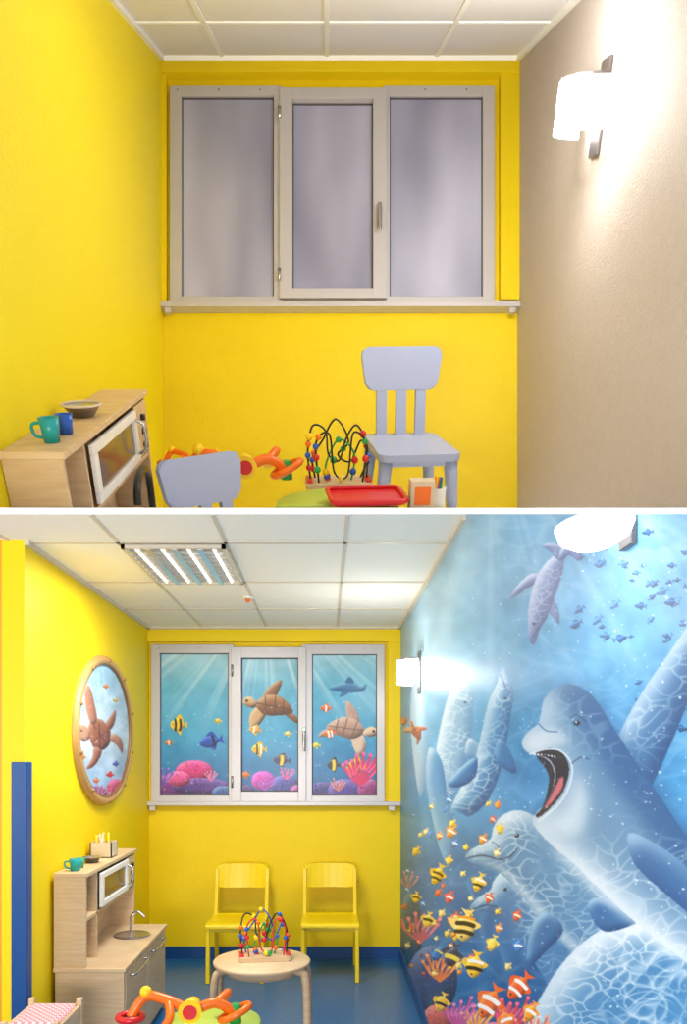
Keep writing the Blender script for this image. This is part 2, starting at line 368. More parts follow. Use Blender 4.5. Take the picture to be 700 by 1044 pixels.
# ------------------------------------------------------------------ windows
def window(name, Yw, outer, cells, rail, handle, hinges, glassm=None):
    b = B(); k = (Yw-0.03)/F
    X = lambda u: (u-CX)*k
    Z = lambda v: EYE+(CY-v)*k
    for (c, g, pr) in cells:
        y0, y1 = Yw-0.035-pr, Yw
        b.box(X(c[0]), X(g[0]), y0, y1, Z(c[3]), Z(c[2]), ALU, 0.003)
        b.box(X(g[1]), X(c[1]), y0, y1, Z(c[3]), Z(c[2]), ALU, 0.003)
        b.box(X(g[0])-0.002, X(g[1])+0.002, y0, y1, Z(g[2]), Z(c[2]), ALU, 0.003)
        b.box(X(g[0])-0.002, X(g[1])+0.002, y0, y1, Z(c[3]), Z(g[3]), ALU, 0.003)
        t = 0.006; gk = mat('glazing_gasket', (90, 84, 84), 0.6)
        b.box(X(g[0])-0.001, X(g[0])+t, Yw-0.02, Yw-0.008, Z(g[3]), Z(g[2]), gk); b.box(X(g[1])-t, X(g[1])+0.001, Yw-0.02, Yw-0.008, Z(g[3]), Z(g[2]), gk)
        b.box(X(g[0]), X(g[1]), Yw-0.02, Yw-0.008, Z(g[2])-t, Z(g[2]), gk); b.box(X(g[0]), X(g[1]), Yw-0.02, Yw-0.008, Z(g[3]), Z(g[3])+t, gk)
        if glassm: b.box(X(g[0]), X(g[1]), Yw-0.014, Yw-0.006, Z(g[3]), Z(g[2]), glassm)
    b.box(X(rail[0]), X(rail[1]), Yw-0.07, Yw, Z(rail[3]), Z(rail[2]), ALU, 0.003)
    for u in (rail[0]+4, rail[1]-12): b.box(X(u), X(u+6), Yw-0.06, Yw-0.03, Z(rail[3]+5), Z(rail[3]), ALU, 0.002)
    hx, h0, h1 = handle
    b.box(X(hx)-0.014, X(hx)+0.014, Yw-0.075, Yw-0.05, Z(h0+(h1-h0)*0.75), Z(h0-3), CHROME, 0.004)
    b.cyl((X(hx), Yw-0.06, Z(h0+4)), (X(hx), Yw-0.1, Z(h0+4)), 0.009, CHROME)
    b.tube([(X(hx), Yw-0.1, Z(h0)), (X(hx), Yw-0.105, Z((h0+h1)/2)), (X(hx)+0.002, Yw-0.1, Z(h1))], 0.009, CHROME)
    for hu, hv in hinges: b.cyl((X(hu), Yw-0.06, Z(hv-6)), (X(hu), Yw-0.06, Z(hv+6)), 0.009, CHROME)
    for u in range(int(outer[0])+8, int(outer[1])-4, 42): b.ball((X(u), Yw-0.036, Z(outer[2]+4)), 0.004, GREYM, seg=8)
    return b.done(name)
window('window_1', LB, (154, 392, 657, 820),
       [((154, 238, 657, 819), (163, 233, 666, 811), 0), ((236, 312, 660, 817), (246, 304, 671, 807), 0.02), ((308, 392, 657, 819), (318, 384, 667, 811), 0)],
       (149, 408, 817, 821), (310, 745, 766), [(237, 684), (237, 797)])
FROST = bpy.data.materials.new('frosted_glass'); FROST.use_nodes = True
nt = FROST.node_tree; bs = nt.nodes['Principled BSDF']; bs.inputs['Roughness'].default_value = 0.34; bs.inputs['Specular IOR Level'].default_value = 0.7
tc = nt.nodes.new('ShaderNodeTexCoord'); mp = nt.nodes.new('ShaderNodeMapping'); mp.inputs['Scale'].default_value = (2.0, 1, 0.6)
n = nt.nodes.new('ShaderNodeTexNoise'); n.inputs['Scale'].default_value = 1.5; n.inputs['Detail'].default_value = 1.5
r = nt.nodes.new('ShaderNodeValToRGB'); r.color_ramp.elements[0].color = list(lin((134, 134, 158)))+[1]; r.color_ramp.elements[1].color = list(lin((190, 190, 212)))+[1]
r.color_ramp.elements[0].position = 0.32; r.color_ramp.elements[1].position = 0.72
nt.links.new(tc.outputs['Object'], mp.inputs[0]); nt.links.new(mp.outputs[0], n.inputs['Vector']); nt.links.new(n.outputs['Fac'], r.inputs[0]); nt.links.new(r.outputs[0], bs.inputs['Base Color'])
window('window_2', UB, (173, 504, 88, 309),
       [((173, 287, 88, 308), (185, 279, 98, 303), 0), ((285, 394, 93, 307), (298, 380, 104, 297), 0.02), ((391, 504, 88, 308), (397, 492, 98, 303), 0)],
       (165, 530, 311, 316), (386, 216, 243), [(285, 119), (285, 283)], FROST)
# ------------------------------------------------------------------ window film artwork
A = Art(160, 662, 388, 814, 2)
A.grad([(662, (176, 216, 228)), (700, (108, 186, 216)), (750, (74, 162, 204)), (790, (46, 120, 174)), (814, (36, 76, 134))])
A.noise(20, 0.08); A.noise(7, 0.05); A.rays(270, 600, 26, 0.7, 662, 750)
A.turtle(277, 719, 52, 8, (146, 90, 54), (216, 172, 122)); A.turtle(355, 742, 52, 10, (190, 146, 128), (228, 196, 176), -1)
A.body([(335, 702), (345, 697), (358, 695), (368, 700), (373, 697), (371, 704), (360, 706), (345, 705)], (60, 120, 170), (140, 190, 220), (30, 80, 130), 2)
A.fill([(352, 696), (356, 690), (361, 696)], (50, 110, 160)); A.fill([(350, 704), (346, 711), (356, 706)], (50, 110, 160))
for x, y, L, an, c, st, H in [(182, 739, 17, 0, (250, 200, 40), [(-0.2, 0.12, (25, 25, 30)), (0.1, 0.12, (25, 25, 30))], 0.75), (215, 756, 24, -12, (35, 75, 180), [(0.1, 0.1, (20, 25, 60))], 0.5),
                              (172, 757, 9, 0, (240, 120, 40), [(0, 0.15, (255, 255, 255))], 0.5), (260, 744, 13, 10, (245, 170, 60), [(-0.1, 0.12, (255, 255, 255))], 0.55),
                              (264, 764, 15, 0, (250, 190, 30), [(-0.15, 0.1, (30, 30, 40)), (0.12, 0.1, (255, 255, 255))], 0.7), (287, 775, 18, 5, (70, 60, 90), [(0, 0.2, (240, 200, 60))], 0.5),
                              (332, 722, 12, 0, (240, 110, 60), [(0, 0.15, (255, 255, 255))], 0.5), (336, 748, 13, -10, (240, 110, 30), [(-0.1, 0.14, (255, 255, 255)), (0.15, 0.12, (255, 255, 255))], 0.5),
                              (340, 780, 14, 0, (60, 60, 70), [(0, 0.25, (240, 210, 70))], 0.7), (363, 783, 20, 0, (250, 180, 40), [(-0.15, 0.1, (40, 40, 50)), (0.1, 0.1, (40, 40, 50))], 0.75), (322, 760, 9, 0, (250, 220, 60), [], 0.5),
                              (250, 790, 10, 0, (240, 120, 40), [], 0.5), (222, 735, 8, 0, (240, 200, 70), [], 0.5), (293, 748, 8, 0, (250, 220, 120), [], 0.5)]:
    A.fish(x, y, L, an, c, st, None, H)
for x, y, rx, ry, c in [(170, 806, 14, 16, (120, 60, 130)), (198, 786, 19, 11, (214, 60, 130)), (205, 802, 30, 9, (90, 60, 140)), (182, 794, 12, 8, (230, 90, 150)), (228, 808, 12, 7, (60, 90, 150)),
                        (268, 796, 12, 10, (200, 60, 170)), (290, 800, 14, 10, (70, 60, 150)), (250, 808, 10, 8, (60, 50, 110)), (330, 806, 16, 9, (60, 50, 120)), (352, 806, 18, 12, (90, 70, 150)), (376, 806, 12, 12, (150, 60, 120)), (303, 808, 8, 8, (150, 60, 140))]: A.mound(x, y, rx, ry, c)
for x, y, h, nn, c in [(215, 796, 12, 5, (236, 110, 160)), (270, 806, 14, 5, (160, 70, 190)), (367, 800, 32, 8, (226, 60, 110)), (292, 794, 12, 6, (230, 90, 150)), (345, 806, 12, 5, (236, 130, 90)), (165, 800, 20, 5, (120, 80, 180))]: A.coral(x, y, h, nn, c)
for i in range(120): A.dot(random.uniform(162, 386), random.uniform(700, 808), random.uniform(0.3, 1.0), (225, 240, 250), 0.5)
k = (LB-0.012)/F
def inpane(U, V):
    r = np.zeros(U.shape, bool)
    for g in ((163, 233, 666, 811), (246, 304, 671, 807), (318, 384, 667, 811)):
        r |= (U >= g[0]-0.6) & (U <= g[1]+0.6) & (V >= g[2]-0.6) & (V <= g[3]+0.6)
    return r
A.mesh('window_film', lambda U, V: ((U-CX)*k, np.full(U.shape, LB-0.012), EYE+(CY-V)*k), paint_mat('printed_film', 0.3), inpane(A.U, A.V))
# ------------------------------------------------------------------ porthole on left wall
A = Art(68, 668, 138, 824, 2)
A.grad([(668, (150, 202, 230)), (710, (186, 216, 236)), (760, (206, 226, 240)), (800, (150, 190, 222)), (824, (80, 130, 184))]); A.noise(9, 0.16); A.noise(4, 0.08); A.rays(100, 640, 20, 0.5, 668, 780)
A.body([(90, 742), (95, 733), (104, 734), (112, 744), (112, 757), (104, 765), (94, 760)], (160, 94, 68), (214, 158, 120), (80, 46, 42), 3)
A.body([(93, 738), (88, 724), (86, 706), (90, 698), (95, 712), (99, 734)], (184, 124, 96), (228, 182, 146), (96, 58, 50), 2)
A.body([(96, 762), (94, 772), (88, 784), (97, 780), (104, 766)], (164, 100, 74), (218, 162, 128), (86, 48, 44), 2)
A.body([(112, 753), (119, 760), (125, 768), (124, 754), (116, 748)], (184, 120, 94), (228, 182, 148), (96, 58, 50), 2)
A.body([(108, 738), (114, 728), (118, 724), (117, 736), (112, 744)], (164, 100, 74), (218, 162, 128), (86, 48, 44), 2)
A.body([(91, 744), (84, 738), (79, 742), (79, 750), (84, 755), (91, 753)], (200, 152, 120), (236, 200, 164), (96, 58, 50), 1.5)
A.dot(83, 745, 0.9, (20, 14, 10))
for a_, b_ in (((94, 738), (110, 760)), ((93, 756), (111, 745)), ((101, 735), (102, 763))): A.line([a_, b_], 0.9, (90, 50, 44), 0.7)
for x, y, L, c in [(84, 772, 8, (240, 130, 50)), (118, 714, 6, (240, 180, 60)), (112, 790, 8, (230, 60, 60)), (98, 796, 7, (240, 120, 60)), (118, 779, 7, (60, 90, 180)), (108, 700, 6, (240, 130, 50)), (80, 720, 5, (80, 120, 190))]: A.fish(x, y, L, 0, c)
A.mound(95, 810, 14, 9, (90, 90, 150)); A.mound(118, 803, 9, 9, (200, 80, 120)); A.coral(104, 814, 14, 5, (220, 90, 110))
for i in range(90): A.dot(random.uniform(74, 130), random.uniform(680, 812), random.uniform(0.3, 0.9), (250, 250, 250), 0.6)
lw = lambda U: LL*F/(U-CX)
def lmap(U, V): Y = (LL+0.012)*F/(U-CX); return (np.full(U.shape, LL+0.012), Y, EYE+(CY-V)*Y/F)
yA, yB = lw(75.5), lw(129.5); yc = (yA+yB)/2; ry_ = (yB-yA)/2; zc = EYE+(CY-745)*yc/F; rz_ = 68*yc/F
X, Y, Z = lmap(A.U, A.V)
A.mesh('porthole_picture', lmap, paint_mat('printed_vinyl', 0.4), ((Y-yc)/ry_)**2+((Z-zc)/rz_)**2 < 1.0)
GOLD = mat('brass_ring', (206, 160, 96), 0.4, metal=0.15)
b = B(); prof = 48
b.tube([(LL+0.008, yc+(ry_+0.024)*math.cos(2*math.pi*i/prof), zc+(rz_+0.02)*math.sin(2*math.pi*i/prof)) for i in range(prof)], 0.028, GOLD, closed=True, n=1)
b.tube([(LL+0.02, yc+ry_*math.cos(2*math.pi*i/prof), zc+rz_*math.sin(2*math.pi*i/prof)) for i in range(prof)], 0.01, mat('brass_dark', (150, 110, 62), 0.4, metal=0.2), closed=True, n=1)
for i in range(10):
    t = 2*math.pi*(i+0.5)/10; b.ball((LL+0.036, yc+(ry_+0.024)*math.cos(t), zc+(rz_+0.02)*math.sin(t)), 0.012, mat('brass_bolt', (166, 120, 70), 0.4, metal=0.2), seg=10)
b.done('porthole_frame')
# ------------------------------------------------------------------ ocean mural on right wall
A = Art(408, 524, 775, 1110, 1.25)
A.grad([(524, (118, 178, 214)), (600, (92, 164, 208)), (700, (72, 152, 202)), (820, (48, 132, 190)), (920, (38, 112, 172)), (1044, (28, 88, 146)), (1110, (22, 70, 130))])
lf = np.clip((540-A.U)/100, 0, 1)*np.clip((880-A.V)/220, 0, 1)*0.6
A.img = A.img*(1-lf[..., None])+np.array([0.78, 0.84, 0.88])*lf[..., None]
A.noise(60, 0.12); A.noise(22, 0.09); A.noise(9, 0.06); A.rays(600, 380, 20, 0.14, 524, 860); A.rays(500, 420, 26, 0.18, 560, 900, 1.0)
ALLW = [(400, 500), (790, 500), (790, 1120), (400, 1120)]
A.caust(ALLW, 26, 0.12)
lb, hb, db = (84, 140, 184), (212, 230, 242), (22, 74, 130)
for i in range(105):
    x = random.uniform(585, 765); y = random.uniform(540, 745)
    if x < 650 and y > 660: continue
    L = random.uniform(6, 15); c = random.choice([(34, 104, 168), (26, 88, 152), (60, 130, 186)])
    A.fish(x, y, L, random.uniform(-50, 20), c, (), None, 0.40, random.choice([1, 1, -1]))
# far dolphins
P1 = [(468, 684), (474, 694), (482, 714), (479, 760), (466, 805), (452, 838), (440, 826), (442, 780), (450, 735), (458, 706), (463, 696)]
A.body(P1, (144, 182, 210), (240, 245, 250), (70, 124, 174), 6, a=0.95); A.caust(P1, 7, 0.5)
A.body([(478, 752), (492, 764), (500, 782), (488, 776), (474, 770)], (114, 160, 198), (216, 230, 242), (56, 110, 164), 3); A.dot(474, 716, 1.3, (30, 60, 100))
A.body([(422, 690), (432, 706), (437, 740), (434, 790), (428, 812), (422, 780), (418, 730)], (164, 194, 214), (240, 244, 248), (100, 142, 180), 4, a=0.9)
A.body([(438, 762), (450, 776), (456, 812), (464, 852), (458, 884), (447, 862), (438, 822), (434, 788)], (92, 150, 194), hb, (34, 88, 146), 4)
P2 = [(512, 680), (517, 690), (523, 706), (519, 738), (514, 768), (506, 798), (494, 820), (478, 832), (466, 828), (456, 838), (460, 822), (470, 802), (483, 776), (491, 745), (498, 715), (506, 698)]
A.body(P2, (76, 140, 190), hb, (22, 78, 138), 7); A.caust(P2, 7, 0.5)
A.body([(486, 772), (470, 782), (456, 800), (470, 802), (484, 792)], (50, 114, 172), (156, 200, 228), db, 3)
A.body([(508, 752), (521, 768), (526, 788), (514, 784), (505, 774)], (50, 114, 172), (156, 200, 228), db, 3)
A.dot(515, 712, 1.5, (14, 30, 60)); A.line([(510, 688), (514, 698), (516, 704)], 0.9, (40, 80, 130))
# top diving dolphin
pc, ph, pd = (106, 128, 180), (204, 214, 236), (46, 68, 128)
A.body([(556, 592), (540, 598), (520, 611), (528, 596), (544, 584)], pc, ph, pd, 3)
A.body([(560, 606), (568, 618), (570, 636), (562, 628), (556, 618)], pc, ph, pd, 2)
P3 = [(574, 564), (573, 584), (566, 606), (558, 628), (550, 642), (545, 656), (540, 655), (538, 643), (538, 624), (542, 602), (550, 582), (562, 568)]
A.body(P3, pc, ph, pd, 5); A.caust(P3, 7, 0.35); A.dot(544, 636, 1.4, (16, 24, 50)); A.line([(541, 652), (545, 646), (548, 640)], 0.9, (50, 70, 120))
A.body([(570, 572), (560, 562), (552, 556), (564, 554), (574, 558), (578, 566)], pc, ph, pd, 2)
A.body([(570, 570), (580, 566), (590, 572), (592, 562), (580, 556), (572, 560)], pc, ph, pd, 2)
# lower dolphins
P4 = [(478, 926), (486, 916), (499, 908), (503, 898), (512, 889), (526, 893), (546, 922), (572, 962), (590, 1006), (585, 1050), (562, 1010), (534, 966), (512, 940), (496, 930), (484, 930)]
A.body(P4, (66, 126, 178), (200, 224, 240), db, 8); A.caust(P4, 9, 0.5); A.dot(515, 907, 1.8, (14, 30, 60)); A.line([(480, 928), (494, 923), (506, 924)], 1.2, (24, 60, 110))
P5 = [(474, 874), (480, 866), (492, 860), (500, 855), (503, 843), (512, 831), (530, 826), (552, 837), (576, 862), (606, 898), (646, 948), (680, 1010), (650, 1030), (596, 985), (560, 947), (532, 914), (514, 894), (500, 885), (482, 880)]
A.body(P5, lb, hb, db, 11); A.caust(P5, 10, 0.45)
A.fill([(484, 877), (504, 879), (520, 888), (548, 918), (590, 962), (620, 990), (600, 985), (556, 944), (528, 910), (508, 888)], (222, 235, 243), 0.6, 3)
A.line([(476, 875), (492, 872), (508, 876), (520, 873), (526, 866)], 1.5, (24, 60, 110)); A.dot(527, 852, 2.6, (14, 30, 60), ry=2.0); A.dot(526.3, 851.2, 0.8, (230, 240, 250)); A.line([(501, 858), (507, 862), (508, 869)], 1.0, (50, 100, 150), 0.8)
A.body([(556, 930), (540, 950), (538, 985), (556, 970), (574, 948)], (50, 110, 166), (156, 198, 228), db, 4)
P6 = [(528, 1070), (548, 1022), (578, 976), (616, 946), (660, 932), (710, 938), (785, 965), (785, 1120), (520, 1120)]
A.body(P6, (70, 134, 184), hb, db, 20); A.caust(P6, 12, 0.6); A.caust(P6, 21, 0.45)
A.body([(618, 950), (600, 930), (604, 916), (628, 922), (655, 936)], (50, 110, 166), (156, 198, 228), db, 4)
# hero dolphin
P7 = [(622, 772), (634, 742), (654, 706), (680, 668), (706, 632), (722, 618), (716, 664), (702, 712), (682, 762), (658, 812), (640, 826)]
A.body(P7, (70, 122, 170), (176, 204, 226), (20, 68, 124), 11); A.caust(P7, 14, 0.35)
hero = [(534, 764), (532, 755), (539, 745), (548, 738), (551, 728), (554, 714), (566, 701), (585, 698), (605, 711), (624, 740), (646, 774), (672, 812), (706, 862), (752, 926), (795, 995), (745, 1012), (685, 970), (640, 934), (606, 902), (584, 880), (567, 866), (554, 854), (545, 843), (543, 834), (548, 827), (557, 818), (563, 804), (565, 789), (561, 778), (553, 772), (542, 769)]
A.fill([(546, 768), (566, 762), (584, 770), (586, 800), (566, 828), (549, 832), (556, 814), (559, 790)], (22, 26, 48), 1, 0.5)
A.body(hero, (98, 144, 182), (218, 232, 242), (28, 82, 138), 17, light=(-0.8, 0.25), amp=2.6)
A.fill([(566, 702), (584, 699), (606, 713), (632, 748), (660, 790), (700, 850), (745, 915), (730, 925), (676, 868), (636, 812), (608, 768), (590, 732), (574, 712)], (42, 96, 150), 0.75, 7)
A.fill([(560, 862), (600, 886), (646, 930), (700, 975), (680, 972), (630, 930), (586, 890)], (226, 237, 244), 0.75, 5)
A.fill([(537, 756), (550, 746), (566, 742), (580, 756), (562, 761), (542, 764)], (226, 236, 243), 0.55, 3)
A.fill([(590, 790), (600, 820), (592, 850), (572, 850), (562, 840), (578, 820)], (226, 238, 245), 0.7, 6)
A.caust(hero, 15, 0.35, shrink=6)
A.fill([(545, 768), (560, 763), (573, 768), (580, 783), (576, 802), (567, 817), (551, 832), (546, 831), (557, 818), (564, 802), (566, 787), (559, 774)], (24, 26, 48), 1, 0.5)
A.fill([(562, 810), (569, 796), (574, 792), (573, 803), (564, 816), (554, 825)], (214, 112, 124), 0.95, 0.7)
A.line([(540, 769), (556, 764), (572, 766), (583, 781), (579, 804), (568, 821), (549, 837)], 1.6, (220, 232, 240), 0.95)
for i in range(7): A.dot(545+i*3.4, 769+(i*i)*0.07, 0.7, (250, 250, 250))
A.line([(583, 778), (592, 772), (600, 774)], 1.4, (36, 80, 134), 0.8)
A.line([(549, 738), (557, 745), (568, 746)], 1.4, (52, 104, 156), 0.8)
A.dot(588, 737, 5.4, (56, 108, 160), 0.8, 3.8, 1.0); A.dot(588, 737, 3.3, (12, 20, 46), 1, 2.5); A.dot(587, 736, 1.0, (240, 246, 250)); A.line([(581, 732), (588, 729), (596, 735)], 1.2, (34, 76, 124))
A.body([(640, 850), (664, 858), (700, 884), (736, 930), (742, 968), (712, 940), (672, 906), (646, 880)], (52, 106, 160), (168, 200, 224), (16, 60, 118), 8)
# reef and fish
for x, y, rx, ry, c in [(418, 950, 12, 40, (40, 90, 130)), (440, 1000, 26, 36, (60, 80, 130)), (470, 1062, 40, 30, (120, 70, 120)), (506, 1068, 34, 26, (170, 70, 110)), (446, 1040, 16, 16, (200, 90, 80)), (540, 1080, 30, 26, (90, 70, 130))]: A.mound(x, y, rx, ry, c)
for x, y, h, nn, c in [(428, 960, 34, 6, (200, 90, 120)), (448, 1000, 30, 6, (230, 130, 70)), (520, 1050, 34, 7, (214, 60, 90)), (486, 1050, 26, 6, (240, 160, 60)), (466, 1046, 30, 6, (190, 80, 150)), (545, 1062, 28, 6, (226, 110, 70)), (416, 905, 18, 4, (180, 110, 140))]: A.coral(x, y, h, nn, c)
for i in range(60):
    x = random.uniform(411, 470) if i % 3 else random.uniform(470, 530); y = random.uniform(815, 1000)
    A.fish(x, y, random.uniform(5, 10)*(0.8+(x-410)/150), random.uniform(-85, -45), random.choice([(240, 144, 48), (244, 202, 68), (230, 92, 48), (244, 220, 126), (60, 130, 210)]), [(0, 0.15, (250, 250, 250))] if i % 2 else [], None, 0.5)
BK = (24, 22, 30); WH = (250, 250, 250)
for x, y, L, an, c, st, H in [(446, 892, 22, -65, (226, 180, 60), [(-0.2, 0.1, BK), (0.05, 0.1, BK)], 0.5), (488, 900, 20, -70, (238, 196, 70), [(-0.15, 0.12, BK), (0.12, 0.12, WH)], 0.5), (460, 848, 15, -60, (240, 150, 60), [(0, 0.15, WH)], 0.5), (424, 868, 11, -60, (240, 190, 60), [], 0.5),
                              (474, 944, 32, -80, (244, 214, 120), [(-0.22, 0.13, BK), (0.05, 0.14, BK), (0.25, 0.08, (240, 150, 30))], 0.62), (461, 974, 24, -70, (60, 66, 90), [(-0.1, 0.2, (240, 214, 80))], 0.6), (484, 984, 27, -78, (248, 200, 50), [(-0.15, 0.14, BK), (0.12, 0.12, WH)], 0.62),
                              (499, 1022, 36, -60, (244, 110, 24), [(-0.22, 0.12, WH), (0.08, 0.14, WH)], 0.5), (529, 1006, 32, -50, (240, 96, 24), [(-0.2, 0.1, WH), (0.1, 0.12, WH)], 0.5), (516, 1040, 24, -110, (246, 130, 30), [(0, 0.14, WH)], 0.5), (436, 938, 16, -75, (240, 210, 90), [(0, 0.15, BK)], 0.6),
                              (446, 972, 18, -60, (60, 120, 200), [(0.1, 0.1, (250, 220, 60))], 0.5), (458, 915, 14, -70, (230, 80, 60), [(0, 0.15, WH)], 0.5), (424, 915, 12, -80, (250, 200, 60), [(0, 0.15, BK)], 0.6), (502, 962, 17, -70, (252, 224, 90), [], 0.5), (541, 1032, 22, -60, (250, 160, 40), [(0, .15, WH)], 0.5), (450, 1022, 20, -70, (250, 200, 60), [(-0.1, 0.12, BK)], 0.6), (412, 735, 10, -80, (220, 110, 50), [], 0.5)]:
    A.fish(x, y, L, an, c, st, None, H)
A.turtle(424, 746, 22, 60, (176, 104, 66), (226, 170, 120))
for i in range(800):
    x = random.uniform(410, 770); y = random.uniform(560, 1100); A.dot(x, y, random.uniform(0.3, 1.0)*(0.6+(x-408)/330), (230, 243, 250), random.uniform(0.25, 0.75))
def rmap(U, V):
    Y = (LR-0.003)*F/(U-CX); return (np.full(U.shape, LR-0.003), Y, EYE+(CY-V)*Y/F)
X, Y, Z = rmap(A.U, A.V)
A.mesh('ocean_mural', lambda U, V: (X, Y, np.clip(Z, 0.088, LH-0.001)), paint_mat('mural_paint', 0.42, 0.35), (Z > 0.07) & (Y < LB))
# ------------------------------------------------------------------ wall lamps
def wall_lamp(name, M, sc=1.0):
    b = B(M@Matrix.Scale(sc, 4))
    b.box(-0.012, 0, -0.05, 0.05, -0.13, 0.13, GREYM, 0.003)
    b.box(-0.06, -0.01, -0.014, 0.014, -0.012, 0.012, GREYM, 0.003)
    n = 14
    out = [(-0.03-0.12*math.sin(math.pi*i/n), -0.15*math.cos(math.pi*i/n)) for i in range(n+1)]
    inn = [(-0.03-0.11*math.sin(math.pi*i/n), -0.14*math.cos(math.pi*i/n)) for i in range(n+1)]
    b.prism(out+inn[::-1], -0.07, 0.07, LAMP, 'z')
    b.prism(out, 0.068, 0.078, GREYM, 'z')
    b.cyl((-0.06, -0.06, 0), (-0.06, 0.06, 0), 0.02, LAMP)
    return b.done(name)
wall_lamp('wall_lamp', Matrix.Translation((LR-0.003, 4.62, 2.02)), 0.95)
b = B(Matrix.Translation((LR-0.003, 1.42, 1.92)))
b.lathe([(0.0, 0.0), (0.035, 0.004), (0.058, 0.018), (0.066, 0.04)], (-0.068, 0, 0), LAMPS, M=Matrix.Diagonal((1, 1.5, 1, 1)))
b.box(-0.012, 0, -0.03, 0.03, 0.0, 0.05, GREYM, 0.002)
b.done('wall_lamp')
wall_lamp('wall_lamp', pitched((UR, 2.95, 3.97)), 1.12)
def plight(name, loc, e, r=0.05, col=(1, 0.99, 0.98)):
    l = bpy.data.lights.new(name, 'POINT'); l.energy = e; l.shadow_soft_size = r; l.color = col
    o = bpy.data.objects.new(name, l); o.location = loc; bpy.context.scene.collection.objects.link(o)
plight('lamp_bulb_1', (UR-0.23, 2.84, 3.95), 25, 0.06)
plight('lamp_bulb_2', (LR-0.22, 4.6, 2.0), 7, 0.05)
plight('lamp_bulb_3', (LR-0.2, 1.5, 1.80), 0.6, 0.05)
# ================================================================== UPPER ROOM shell
s = 187.5
b = B(); zb = ramp_z(UB)
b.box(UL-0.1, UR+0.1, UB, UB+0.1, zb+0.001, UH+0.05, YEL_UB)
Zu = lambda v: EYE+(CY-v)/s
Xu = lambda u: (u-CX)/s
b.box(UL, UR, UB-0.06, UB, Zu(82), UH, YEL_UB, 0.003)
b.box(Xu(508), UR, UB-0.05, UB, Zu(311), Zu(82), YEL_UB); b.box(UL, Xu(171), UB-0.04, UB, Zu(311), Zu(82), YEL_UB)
b.done('wall_back')
b = B(); b.prism([(1.3, ramp_z(1.3)+.001), (UB, zb+.001), (UB, UH), (1.3, uceil(1.3))], UL-0.1, UL, YEL_U, 'x'); b.done('wall_left')
b = B(); b.prism([(1.3, ramp_z(1.3)+.001), (UB, zb+.001), (UB, UH), (1.3, uceil(1.3))], UR, UR+0.1, BEIGE, 'x'); b.done('wall_right')
CM = Matrix.Translation((0, UB, UH))@Matrix.Rotation(PITCH, 4, 'X'); cs = math.cos(PITCH)
b = B(CM); b.box(UL-0.1, UR+0.1, -3.4, 0.1, 0, 0.05, TILE_U)
for u in (228, 333, 443): b.box(Xu(u)-0.011, Xu(u)+0.011, -3.4, 0, -0.006, 0, TBAR)
for k2 in range(1, 5): y = -0.69/cs*k2; b.box(UL, UR, y-0.015, y+0.015, -0.006, 0, TBAR)
b.box(UL, UR, -0.09, -0.06, -0.02, 0.0, TBAR); b.box(UL, UL+0.02, -3.4, 0, -0.02, 0, TBAR); b.box(UR-0.02, UR, -3.4, 0, -0.02, 0, TBAR)
b.done('ceiling')
troffer('added_ceiling_light', CM@Matrix.Translation((-0.45, -2.6, -0.001)), 0.55, 0.8, 14)  # unseen fixture, added above the frame to light the upper room
# ================================================================== FURNITURE
def play_kitchen(M, L, w, cd, H, doors):
    b = B(M); t = 0.02; hc = 0.46
    b.box(0, w+0.012, -0.01, L+0.01, -t, 0, BIRCH, 0.003)
    b.box(0, w, 0, t, -hc, -t, BIRCH, 0.002); b.box(0, w, L-t, L, -hc, -t, BIRCH, 0.002)
    b.box(0, 0.01, t, L-t, -H, -t, BIRCH)
    b.box(0.01, w-0.004, L*0.2, L*0.2+0.015, -hc, -t, BIRCH)
    b.box(0.01, w-0.004, t, L-t, -0.24, -0.225, BIRCH)
    d0, d1, z0, z1, fx = L*0.225, L*0.78, -0.21, -0.035, w+0.002
    fr = 0.03
    b.box(fx, fx+0.016, d0, d1, z1-fr, z1, WPL, 0.003); b.box(fx, fx+0.016, d0, d1, z0, z0+fr, WPL, 0.003)
    b.box(fx, fx+0.016, d0, d0+fr*1.5, z0+fr, z1-fr, WPL, 0.003); b.box(fx, fx+0.016, d1-fr*1.5, d1, z0+fr, z1-fr, WPL, 0.003)
    b.box(fx, fx+0.006, d0+fr, d1-fr, z0+fr, z1-fr, mat('smoked_glass', (110, 84, 62), 0.15))
    b.tube([(fx+0.016, d1-0.03, z1-0.03), (fx+0.045, d1-0.03, z1-0.05), (fx+0.045, d1-0.03, z0+0.05), (fx+0.016, d1-0.03, z0+0.03)], 0.006, CHROME)
    b.box(fx-0.004, fx+0.004, L*0.8, L-t, -0.21, -0.03, BIRCH)
    for zz in (-0.08, -0.13, -0.18): b.cyl((fx, L*0.89, zz), (fx+0.02, L*0.89, zz), 0.012, BLACK)
    b.box(0, cd+0.01, -0.01, L+0.01, -hc-t, -hc, BIRCH, 0.003)
    b.box(0.01, cd, 0, t, -H, -hc-t, BIRCH); b.box(0.01, cd, L-t, L, -H, -hc-t, BIRCH); b.box(0.01, cd-0.014, L*0.5, L*0.5+t, -H, -hc-t, BIRCH)
    b.box(0.01, cd-0.02, t, L-t, -H, -H+t, BIRCH)
    for a0, a1 in ((0.025, 0.495), (0.505, 0.975)):
        b.box(cd-0.012, cd+0.004, L*a0, L*a1, -H+0.04, -hc-t-0.01, doors, 0.004)
        b.tube([(cd+0.004, L*(a0+0.08), -hc-0.06), (cd+0.03, L*(a0+0.1), -hc-0.06), (cd+0.03, L*(a1-0.1), -hc-0.06), (cd+0.004, L*(a1-0.08), -hc-0.06)], 0.006, CHROME)
    b.lathe([(0.0, 0.002), (0.08, 0.002), (0.1, 0.008), (0.105, 0.004)], (cd*0.62, L*0.7, -hc), CHROME)
    return b, hc
